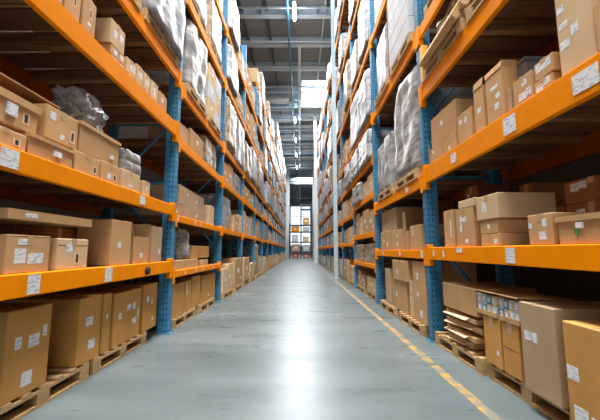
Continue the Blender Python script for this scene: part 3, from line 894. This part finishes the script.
# boxes behind
def back(side, x0, x1, yt, z0, lab, inset, depth=.4, **k): return near(side, x0, x1, yt, z0, lab, inset=inset, depth=depth, **k)
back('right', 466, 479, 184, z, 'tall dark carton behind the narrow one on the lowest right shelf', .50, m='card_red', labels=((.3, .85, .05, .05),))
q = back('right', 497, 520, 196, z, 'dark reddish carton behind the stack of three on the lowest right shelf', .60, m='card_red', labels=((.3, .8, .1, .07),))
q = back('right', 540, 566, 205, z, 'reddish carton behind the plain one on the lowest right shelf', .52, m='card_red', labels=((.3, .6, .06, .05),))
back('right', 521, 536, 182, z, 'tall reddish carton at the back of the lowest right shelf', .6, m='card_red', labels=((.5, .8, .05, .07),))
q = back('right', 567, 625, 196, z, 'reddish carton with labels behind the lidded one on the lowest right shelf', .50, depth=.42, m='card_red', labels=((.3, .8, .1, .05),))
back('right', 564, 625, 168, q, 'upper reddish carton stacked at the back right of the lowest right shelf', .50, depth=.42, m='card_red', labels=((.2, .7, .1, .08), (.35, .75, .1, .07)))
# --- second shelf
z = Z(B, 1)
q = near('right', 430, 442, 141, z, 'open carton with a bent metal rod by the first right post, on the second shelf', m='card', inset=.03, depth=.4, labels=((.3, .7, .06, .05),), open_=(None, None, None, None))
ya = ypx(427, z + .2, XR); zr = z
b = MB(); b.tube([(XR + .02, ya - .02, zr + .0), (XR + .02, ya - .02, zr + .26), (XR + .04, ya - .04, zr + .30), (XR + .05, ya - .05, zr + .31)], .009, 'steel', 8)
o = b.build('metal_rod', None, (0, 0, .001)); tag(o, 'bent grey metal rod standing beside the first right post', 'rod')
q = near('right', 443, 456, 131, z, 'carton with tape in the lower row of the second right shelf', m='card', inset=.03, depth=.45, labels=((.5, .3, .06, .05),))
near('right', 432, 455, 98, q + .012, 'carton tipped over the open one on the second right shelf', m='card', inset=.05, depth=.42, labels=((.45, .6, .08, .07),), rot=.03)
near('right', 457.5, 471.5, 106, z, 'carton with two labels, third on the second right shelf', m='card', inset=.03, depth=.45, labels=((.25, .75, .07, .06), (.6, .72, .07, .07)))
near('right', 474.5, 484, 84, z, 'half-hidden open carton beside the tall open one on the second right shelf', m='card', inset=.03, depth=.36, labels=((.5, .5, .08, .06),), open_=(-8, 5, None, None))
near('right', 486.5, 503, 66, z, 'tall open carton with raised flaps on the second right shelf', m='card', inset=.02, depth=.13, labels=((.5, .7, .14, .04), (.7, .5, .08, .05), (.6, .3, .08, .07)), open_=(-12, 5, 10, 15))
near('right', 506.5, 511.5, 86, z, 'crushed carton with creased sides right of the tall open one', m='card_grey', inset=.04, depth=.45, tape=True)
near('right', 513, 532.5, 69, z, 'carton with three labels below the plastic bin on the second right shelf', m='card', inset=.03, depth=.45, labels=((.6, .75, .08, .06), (.5, .3, .12, .07), (.8, .35, .07, .07)))
q1 = near('right', 534, 553, 71, z, 'lower carton of the stack of two on the second right shelf', m='card', inset=.03, depth=.45, labels=((.3, .4, .08, .06), (.7, .65, .08, .07)))
near('right', 534, 553, 51, q1 + .002, 'upper carton of the stack of two on the second right shelf', m='card', inset=.03, depth=.45, labels=((.35, .65, .12, .08), (.75, .65, .07, .07)))
# plastic bin behind
zz = z
ya, yb_ = ypx(524, z + .6, XR + .5), ypx(499, z + .6, XR + .5)
o = empty('plastic_bin', (XR + .52, (ya + yb_) / 2, z), PI)
b = MB(); h = .74; dy = (yb_ - ya)
b.bbox(-.4, 0, -dy/2, dy/2, 0, h, 'plastic_clear', .02); b.build('bin_body', o)
b = MB(); b.bbox(-.42, .02, -dy/2 - .02, dy/2 + .02, h, h + .03, 'plastic_clear', .01); b.build('bin_lid', o)
b = MB(); b.box(0.0, .003, -.05, .07, h - .2, h - .1, 'label'); b.build('bin_label', o)
tag(o, 'pale translucent plastic bin standing behind cartons on the second right shelf', 'bin')
near('right', 556, 592, -60, z, 'very large carton with small labels near the right picture edge', m='card_pale', inset=.02, depth=.5, labels=((.15, .62, .07, .06), (.2, .46, .09, .05), (.2, .28, .1, .07), (.5, .36, .07, .08)), tape=False)
near('right', 594, 640, -30, z, 'large carton with papers stuck on it, cut by the right picture edge', m='card', inset=.0, depth=.5, labels=((.45, .85, .14, .1), (.45, .62, .14, .09), (.45, .38, .12, .07)), tape=False)
# --- third shelf: timber, rolls and film
z = Z(B, 2)
pallet('right', 4.1, z, 'wooden pallet carrying bundled timber on the third right shelf', inset=-.02, m='wood')
pallet('right', 2.8, z, 'wooden pallet on the third right shelf, nearest the camera', inset=-.02, m='wood')
zz = z + PH + .002
for k in range(7):
    o = MB(); ly = 1.05 + .15 * (k % 3)
    o.tube([(0, -ly/2, 0), (0, ly/2, 0)], .05, ('wood', 'card_pale', 'wood_brown')[k % 3], 12)
    r_, c_ = divmod(k, 4)
    q = o.build('wooden_pole', None, (XR - .05 + c_ * .115 + r_ * .057, 4.05 + .04 * (k % 2), zz + .052 + r_ * .1))
    tag(q, ('round %s pole on the third right shelf, %s of its %s row' % (('pale', 'tan', 'brown')[k % 3], ('frontmost', 'second', 'third', 'rearmost')[c_], ('lower', 'upper')[r_])), 'pole', 'poles bundled on the third right shelf')
crumple('plastic_film', (XR + .30, 4.0, zz + .215), .26, .60, .22, 'film_beige', 8.3, 'loose clear plastic film heaped over the poles on the third right shelf', 'plastic film', sub=4, amp=.4)
b = MB(); b.bbox(0, .09, 0, .10, 0, .52, 'yellow_cap', .01)
o = b.build('wooden_beam', None, (XR - .03, 4.66, z + .001)); tag(o, 'short upright yellow timber on the third right shelf beside the first post', 'timber')
wrapped('right', 2.25, 3.3, zz, zz + .35, 'low beige film-wrapped bundle on the third right shelf', 'film_beige', .05, .9, seed=21, ny=4, nz=2, amp=.05)
z = Z(B, 3)
for k, yc in enumerate((2.7, 4.0)):
    pallet('right', yc, z, '%s wooden pallet on the fourth right shelf' % ('near', 'far')[k], inset=.0)
    wrapped('right', yc - .55, yc + .55, z + PH + .001, z + 1.4, '%s beige wrapped load on the fourth right shelf' % ('near', 'far')[k], 'film_beige', .05, .9, seed=31 + k)

# ============================================================ LEFT, second rack
A = LLEV[1]
pallet('left', 6.18, 0, 'wooden pallet on the floor right behind the first left post', inset=.03)
pallet('left', 7.55, 0, 'wooden pallet on the floor under the two cartons before the second left post', inset=.0)
zf = PH + .002; I = .05
near('left', 172, 184, 285, zf, 'carton on the floor pallet just behind the first left post', m='card_gold', inset=I, depth=.8, labels=(), tape=False)
near('left', 185, 191, 281, zf, 'narrow carton between two others on the second left floor pallet', m='card_gold', inset=I, depth=.8, labels=((.3, .7, .05, .2),), tape=False)
near('left', 192, 200, 277, zf, 'tall carton on the floor pallet, second rack on the left', m='card_gold', inset=I, depth=.8, tape=False)
near('left', 202, 215, 276, zf, 'wide carton before the second left post on the floor pallet', m='card_gold', inset=I, depth=.8, labels=((.5, .2, .05, .07),), tape=False)
z = Z(A, 0)
near('left', 174.5, 198, 260.5, z, 'long low brown carton on the lowest shelf behind the first left post', m='card', inset=.03, depth=.7, tape=False, labels=())
q = z + .19
near('left', 201, 208, 260, z, 'small carton under the taller one before the second left post', m='card', inset=.03, depth=.5)
near('left', 192, 209, 245.5, zpx(260.5, ypx(174.5, .95, XL - .03)) + .005, 'brown carton resting on the long low one, lowest shelf of the second left rack', m='card_gold', inset=.06, depth=.5, tape=True)
yy = (ypx(175, 1.2, XL - .2) + ypx(184, 1.2, XL - .2)) / 2
crumple('plastic_bag', (XL - .28, yy, zpx(260.5, ypx(174.5, .95, XL - .03)) + .003), .24, .22, .34, 'film_grey', 2.2, 'grey crumpled plastic bag on the long low carton behind the first left post', 'bag', amp=.3)
z = Z(A, 1)
q = near('left', 178, 206, 203, z, 'large carton, lower of the two big ones behind the first left post', m='card_grey', inset=.07, depth=.7, labels=((.6, .5, .12, .07),), tape=False)
near('left', 178, 205, 184, q, 'large dented carton, upper of the two big ones behind the first left post', m='card_grey', inset=.09, depth=.7, labels=((.3, .7, .12, .04), (.65, .5, .16, .05)), tape=False, rot=.03)
near('left', 209.5, 214, 205, z, 'narrow pale carton before the second left post on the second shelf', m='card_pale', inset=.03, depth=.5)
near('left', 175.8, 178.2, 206, z, 'small box with a white label directly behind the first left post', m='card', inset=.03, depth=.3, labels=((.5, .3, .1, .15),))
z = Z(A, 2)
near('left', 180, 188, 122, z, 'dark carton with red edge just behind the first left post on the third shelf', m='card', inset=.05, depth=.5)
near('left', 191, 203, 128, z, 'carton with pale stickers on the third shelf behind the first left post', m='card', inset=.03, depth=.6, labels=((.5, .6, .12, .1),))
yn = ypx(205, 3.1, XL - .04); yf = ypx(217, 3.1, XL - .04)
wrapped('left', yn, yf, z, z + .62, 'grey film-wrapped boxes on the third shelf before the second left post', 'film_beige', .04, .7, seed=41, ny=3, nz=3)
z = Z(A, 3)
pallet('left', 6.25, z, 'wooden pallet under the tall white wrapped load above the first left post', inset=-.03)
pallet('left', 7.62, z, 'wooden pallet under pale boxes on the fourth shelf of the second left rack', inset=-.03)
wrapped('left', 5.75, 6.85, z + PH + .001, z + 1.42, 'tall pale grey film-wrapped load above the first left post', 'film_grey', -.02, .95, seed=42, ny=2, nz=2, amp=.05)
q = z + PH + .002
for k in range(3):
    for j in range(2):
        carton('left', 7.05 + j * .58, 7.6 + j * .58, q, q + .36, '%s %s carton in the stack behind the tall grey wrapped load, left' % (('bottom', 'middle', 'top')[k], ('near', 'far')[j]), m=('card_pale', 'white_card')[(k + j) % 2], inset=0, depth=.7, labels=((.5, .6, .12, .1),), group='pale cartons stacked on the fourth left shelf')
    q += .363
z = Z(A, 4)
for k, yc in enumerate((6.2, 7.6)):
    pallet('left', yc, z, '%s wooden pallet on the fifth shelf of the second left rack' % ('near', 'far')[k], inset=-.0)
    wrapped('left', yc - .57, yc + .57, z + PH + .001, z + 1.22, '%s beige wrapped load on the fifth shelf of the second left rack' % ('near', 'far')[k], 'film_beige' if k else 'film_white', .0, .95, seed=44 + k)
z = Z(A, 5)
wrapped('left', 6.9, 8.2, z, z + .95, 'smooth blue-grey wrapped block on top of the second left rack', 'film_grey', .0, .95, seed=47, ny=1, nz=1, amp=.01)

# ============================================================ RIGHT, second rack
B = RLEV[1]
for k, yc in enumerate((5.75, 7.2)):
    pallet('right', yc, 0, ('near', 'far')[k] + ' wooden pallet on the floor behind the first right post', inset=-.02)
zf = PH + .002
near('right', 413, 426, 262, zf, 'tall carton with labels on the floor pallet behind the first right post', m='card', inset=.02, depth=.7, labels=((.4, .75, .1, .12), (.4, .45, .07, .08), (.6, .15, .14, .12)), tape=False)
near('right', 409.6, 412.3, 281, zf, 'narrow pale carton between tall ones on the second right floor pallet', m='card_pale', inset=.02, depth=.4, labels=((.4, .5, .06, .1),))
q = near('right', 393, 407, 282, zf, 'lower carton of the bulging pair on the floor behind the first right post', m='card', inset=.02, depth=.7, labels=((.3, .5, .1, .1),))
near('right', 392.5, 407.5, 261, q, 'upper carton of the bulging pair on the floor behind the first right post', m='card', inset=.0, depth=.7, labels=((.35, .4, .1, .1),))
near('right', 385.5, 390, 269, zf, 'slim upright carton before the second right post on the floor pallet', m='card_grey', inset=.02, depth=.5)
z = Z(B, 0)
qa_ = near('right', 381, 392, 230, z, 'carton with a white label by the second right post on the lowest shelf', m='card', inset=.03, depth=.5, labels=((.3, .5, .1, .04), (.6, .3, .1, .1)))
qb_ = near('right', 393, 402, 229, z, 'carton with two labels in the middle of the lowest shelf, second right rack', m='card', inset=.03, depth=.5, labels=((.5, .75, .1, .1), (.5, .3, .1, .1)))
near('right', 382, 396, 207, max(qa_, qb_) + .002, 'wide carton stacked on two smaller ones by the second right post', m='card_grey', inset=.08, depth=.6)
near('right', 410, 421, 224, z, 'carton with a dark stamp behind the first right post on the lowest shelf', m='card', inset=.03, depth=.5, labels=((.3, .7, .06, .1),))
q = near('right', 405, 408.5, 231, z, 'slim carton beside the wooden slat on the lowest shelf', m='card', inset=.05, depth=.4)
b = MB(); b.bbox(0, .05, 0, .05, 0, .62, 'wood'); o = b.build('wooden_plank', None, (XR + .04, ypx(404.3, 1.5, XR + .05), z)); tag(o, 'upright wooden slat standing on the lowest shelf of the second right rack', 'slat')
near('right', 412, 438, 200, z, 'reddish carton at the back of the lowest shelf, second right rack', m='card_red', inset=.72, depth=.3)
z = Z(B, 1)
for k, yc in enumerate((5.72, 7.15)):
    pallet('right', yc, z, ('near', 'far')[k] + ' wooden pallet under grey wrapped goods on the second right shelf', inset=-.02)
wrapped('right', 5.05, 6.35, z + PH + .001, z + 1.72, 'tall grey film-wrapped load right behind the first right post', 'film_grey', -.01, .95, seed=51, ny=3, nz=6, amp=.05)
wrapped('right', 6.75, 7.2, z + PH + .001, z + 1.25, 'slim grey wrapped stack on the second right shelf, nearer one', 'film_grey', .0, .9, seed=52, ny=1, nz=8)
wrapped('right', 7.3, 7.85, z + PH + .001, z + 1.2, 'slim beige-grey wrapped stack by the second right post', 'film_grey', .0, .9, seed=53, ny=2, nz=5)
z = Z(B, 2)
for k, yc in enumerate((5.72, 7.15)):
    pallet('right', yc, z, ('near', 'far')[k] + ' wooden pallet on the third right shelf behind the first right post', inset=-.04)
# white carton block under film, individually stacked
q = z + PH + .002
pos = ('bottom', 'second', 'third', 'fourth', 'top')
for k in range(5):
    for j in range(3):
        carton('right', 5.15 + j * .40, 5.54 + j * .40, q, q + .27, 'white carton in the %s row, %s from the first right post, high behind it' % (pos[k], ('first', 'second', 'third')[j]), m='white_card', inset=-.04, depth=.85, tape=False, group='white cartons stacked high on the right')
    q += .273
b = MB(); b.bbox(-.9, 0, -.04, .04, 0, 1.45, 'card_red'); o = b.build('cardboard_sheet', None, (XR + .0, 6.55, z + PH + .003), PI); tag(o, 'tall brown cardboard panel standing next to the white cartons on the right', 'panel')
wrapped('right', 6.68, 7.7, z + PH + .003, z + 1.4, 'white wrapped load behind the brown panel on the right', 'film_white', .0, .9, seed=57, ny=3, nz=5)
z = Z(B, 3)
for k, yc in enumerate((5.72, 7.15)):
    wrapped('right', yc - .6, yc + .6, z + .001, z + 1.5, ('near', 'far')[k] + ' white wrapped load on the fourth shelf of the second right rack', 'film_white', .0, .9, seed=58 + k, ny=3, nz=5)

# ============================================================ the racks beyond
CP = {}
def far_carton(side, ya, yb, z0, z1, lab, m, inset, depth, group):
    key = (m,)
    if key not in CP:
        me = carton_mesh(1, 1, 1, m)
        me.box(0, .002, -.2, .15, .45, .62, 'label'); me.box(-1, .001, -.06, .06, 1, 1.003, 'tape'); me.box(.0, .002, .22, .38, .2, .3, 'label')
        CP[key] = me.mesh('cardboard_box')
    s = 1 if side == 'left' else -1
    X = (XL if side == 'left' else XR) - s * inset
    o = link('cardboard_box', CP[key], None, (X, (ya + yb) / 2, z0), 0 if s > 0 else PI)
    o.scale = (depth, yb - ya, z1 - z0)
    tag(o, lab, 'box', group)
KW = {'film_grey': 'grey wrapped', 'film_white': 'white wrapped', 'film_beige': 'beige wrapped', 'card': 'tan', 'card_pale': 'pale', 'card_gold': 'golden', 'card_grey': 'dull brown', 'white_card': 'white'}
LVN = ['of floor row', 'of first shelf', 'of second shelf', 'of third shelf', 'of fourth shelf', 'of fifth shelf', 'of sixth shelf', 'of seventh shelf', 'of eighth shelf']
rnd = random.Random(11)
for side, YS, LV, NN in (('left', LY, LLEV, NL), ('right', RY, RLEV, NR)):
    for i in range(2, NN):
        ya, yb_ = YS[i] + PW + .03, YS[i+1] - .03
        lv_ = [0.0] + [a for a, _ in LV[i]]
        tops = [LV[i][k][0] - LV[i][k][1] for k in range(len(LV[i]))] + [lv_[-1] + 1.45]
        for k, zb in enumerate(lv_):
            clear = tops[k] - zb - .12
            zb += .001
            mid = (ya + yb_) / 2
            slots = [(ya + .04, mid - .05), (mid + .05, yb_ - .04)]
            for j, (p, q) in enumerate(slots):
                wr = '%s %s-hand rack' % (ORD[i], side)
                nf = ('near half', 'far half')[j]
                col = i * 10 + k
                z = zb
                usep = (k == 0) or clear > 1.0 and rnd.random() < .7
                where = '%s %s, %s' % (nf, LVN[k], wr)
                if usep:
                    yc = (p + q) / 2
                    pl = pallet(side, yc, z, 'wooden pallet in ' + where, detail=(i < 3), inset=(-.06 if (k == 0 and side == 'left') else .0) + rnd.uniform(0, .04), L=1.2)
                    p, q = yc - .6, yc + .6
                    z += PH + .002; avail = clear - PH
                else: avail = clear
                ins = rnd.uniform(.0, .06) - (.05 if (k == 0 and side == 'left') else 0)
                if k == 0:
                    kind = 'box' if rnd.random() < .93 or i < 4 else 'wrap'
                elif k <= 2: kind = 'box' if rnd.random() < .6 else 'wrap'
                else: kind = 'wrap' if rnd.random() < (.62 if i < 8 else .8) else 'box'
                if kind == 'wrap':
                    m = rnd.choices(['film_grey', 'film_white', 'film_beige'], [3, 4, 2])[0]
                    hh = min(avail, rnd.uniform(.75, 1.5) if k < 3 else rnd.uniform(1.0, 1.7))
                    if k >= 3: ins -= .10; p -= .05; q += .05
                    wrapped(side, p + .02, q - .02, z, z + hh, KW[m] + ' pallet load in ' + where, m, ins, .92, group='wrapped loads in the racks')
                else:
                    n = 2 if (i < 6 and rnd.random() < .7) else 1
                    hh = min(avail, rnd.uniform(.55, 1.0) if k else rnd.uniform(.6, .85))
                    ws = (q - p) / n
                    for c in range(n):
                        m = rnd.choices(['card', 'card_pale', 'card_gold', 'card_grey', 'white_card'], [4, 4, 2, 2, 1])[0]
                        h2 = hh * rnd.uniform(.7, 1)
                        sub = '' if n == 1 else (' nearer', ' farther')[c]
                        two = n == 2 and h2 > .6 and i < 5 and rnd.random() < .5
                        pa, qa = p + c * ws + .01, p + (c + 1) * ws - .01
                        far_carton(side, pa, qa, z, z + (h2 * .5 if two else h2), '%s%s carton in %s' % (KW[m], sub, where) , m, ins, .7, 'cartons in the racks')
                        if two: far_carton(side, pa, qa, z + h2 * .5 + .002, z + h2, '%s%s upper carton in %s' % (KW[m], sub, where), m, ins + .02, .68, 'cartons in the racks')

# ============================================================ far end: dark cross rack
EY = 54.5
o = empty('storage_rack', (0, EY, 0))
for x in (-1.5, .15, 1.65):
    h = 5.0 if x < 0 else 8.0
    b = MB(); b.box(x - .09, x + .09, -.09, .09, 0, h, 'iron_dark'); b.box(x - .09, x + .09, .9, 1.05, 0, h, 'iron_dark'); b.build('post', o)
for z, x0 in ((.95, -1.5), (2.35, -1.5), (3.85, -1.5), (4.85, -1.5), (7.2, .15), (7.85, .15)):
    b = MB(); b.box(x0, 1.65, -.11, -.02, z - .16, z, 'iron_dark'); b.box(x0, 1.65, .9, .98, z - .16, z, 'iron_dark'); b.box(x0, 1.65, -.02, .9, z - .03, z - .001, 'wood_dark'); b.build('shelf', o)
tag(o, 'dark steel storage rack standing across the far end of the aisle', 'rack')
items = [(-1.3, -.1, 3.86, 4.6, 'orange', 'bright orange crate on the dark rack at the far end'),
         (.4, 1.4, 3.86, 4.5, 'white_card', 'white carton on the third shelf of the dark far rack'),
         (-1.2, -.3, 2.36, 3.4, 'plastic_clear', 'pale blue bin on the left of the dark far rack'),
         (.4, 1.3, 2.36, 3.1, 'card_pale', 'pale carton on the right of the dark far rack'),
         (-1.2, 0, .96, 2.0, 'card_grey', 'dull carton on the lowest shelf of the dark far rack'),
         (.4, 1.4, .96, 1.9, 'white_card', 'white carton on the lowest shelf of the dark far rack'),
         (.45, 1.35, 4.86, 5.9, 'card_gold', 'golden carton high on the dark far rack'),
         (-1.2, -.1, 0.001, .6, 'red_card', 'red crate on the floor under the dark far rack'),
         (.4, 1.4, 0.001, .55, 'red_card', 'red crate at the floor, right side of the dark far rack')]
for x0, x1, z0, z1, m, lab in items:
    b = MB(); b.bbox(-(x1-x0)/2, (x1-x0)/2, 0, .7, 0, z1 - z0, m, .02); b.box(-.2, .2, -.003, 0, (z1-z0)*.4, (z1-z0)*.65, 'label')
    q = b.build('crate' if 'crate' in lab else 'plastic_bin' if 'bin' in lab else 'cardboard_box', None, ((x0 + x1) / 2, EY + .1, z0))
    tag(q, lab, 'crate' if 'crate' in lab else 'bin' if 'bin' in lab else 'box')
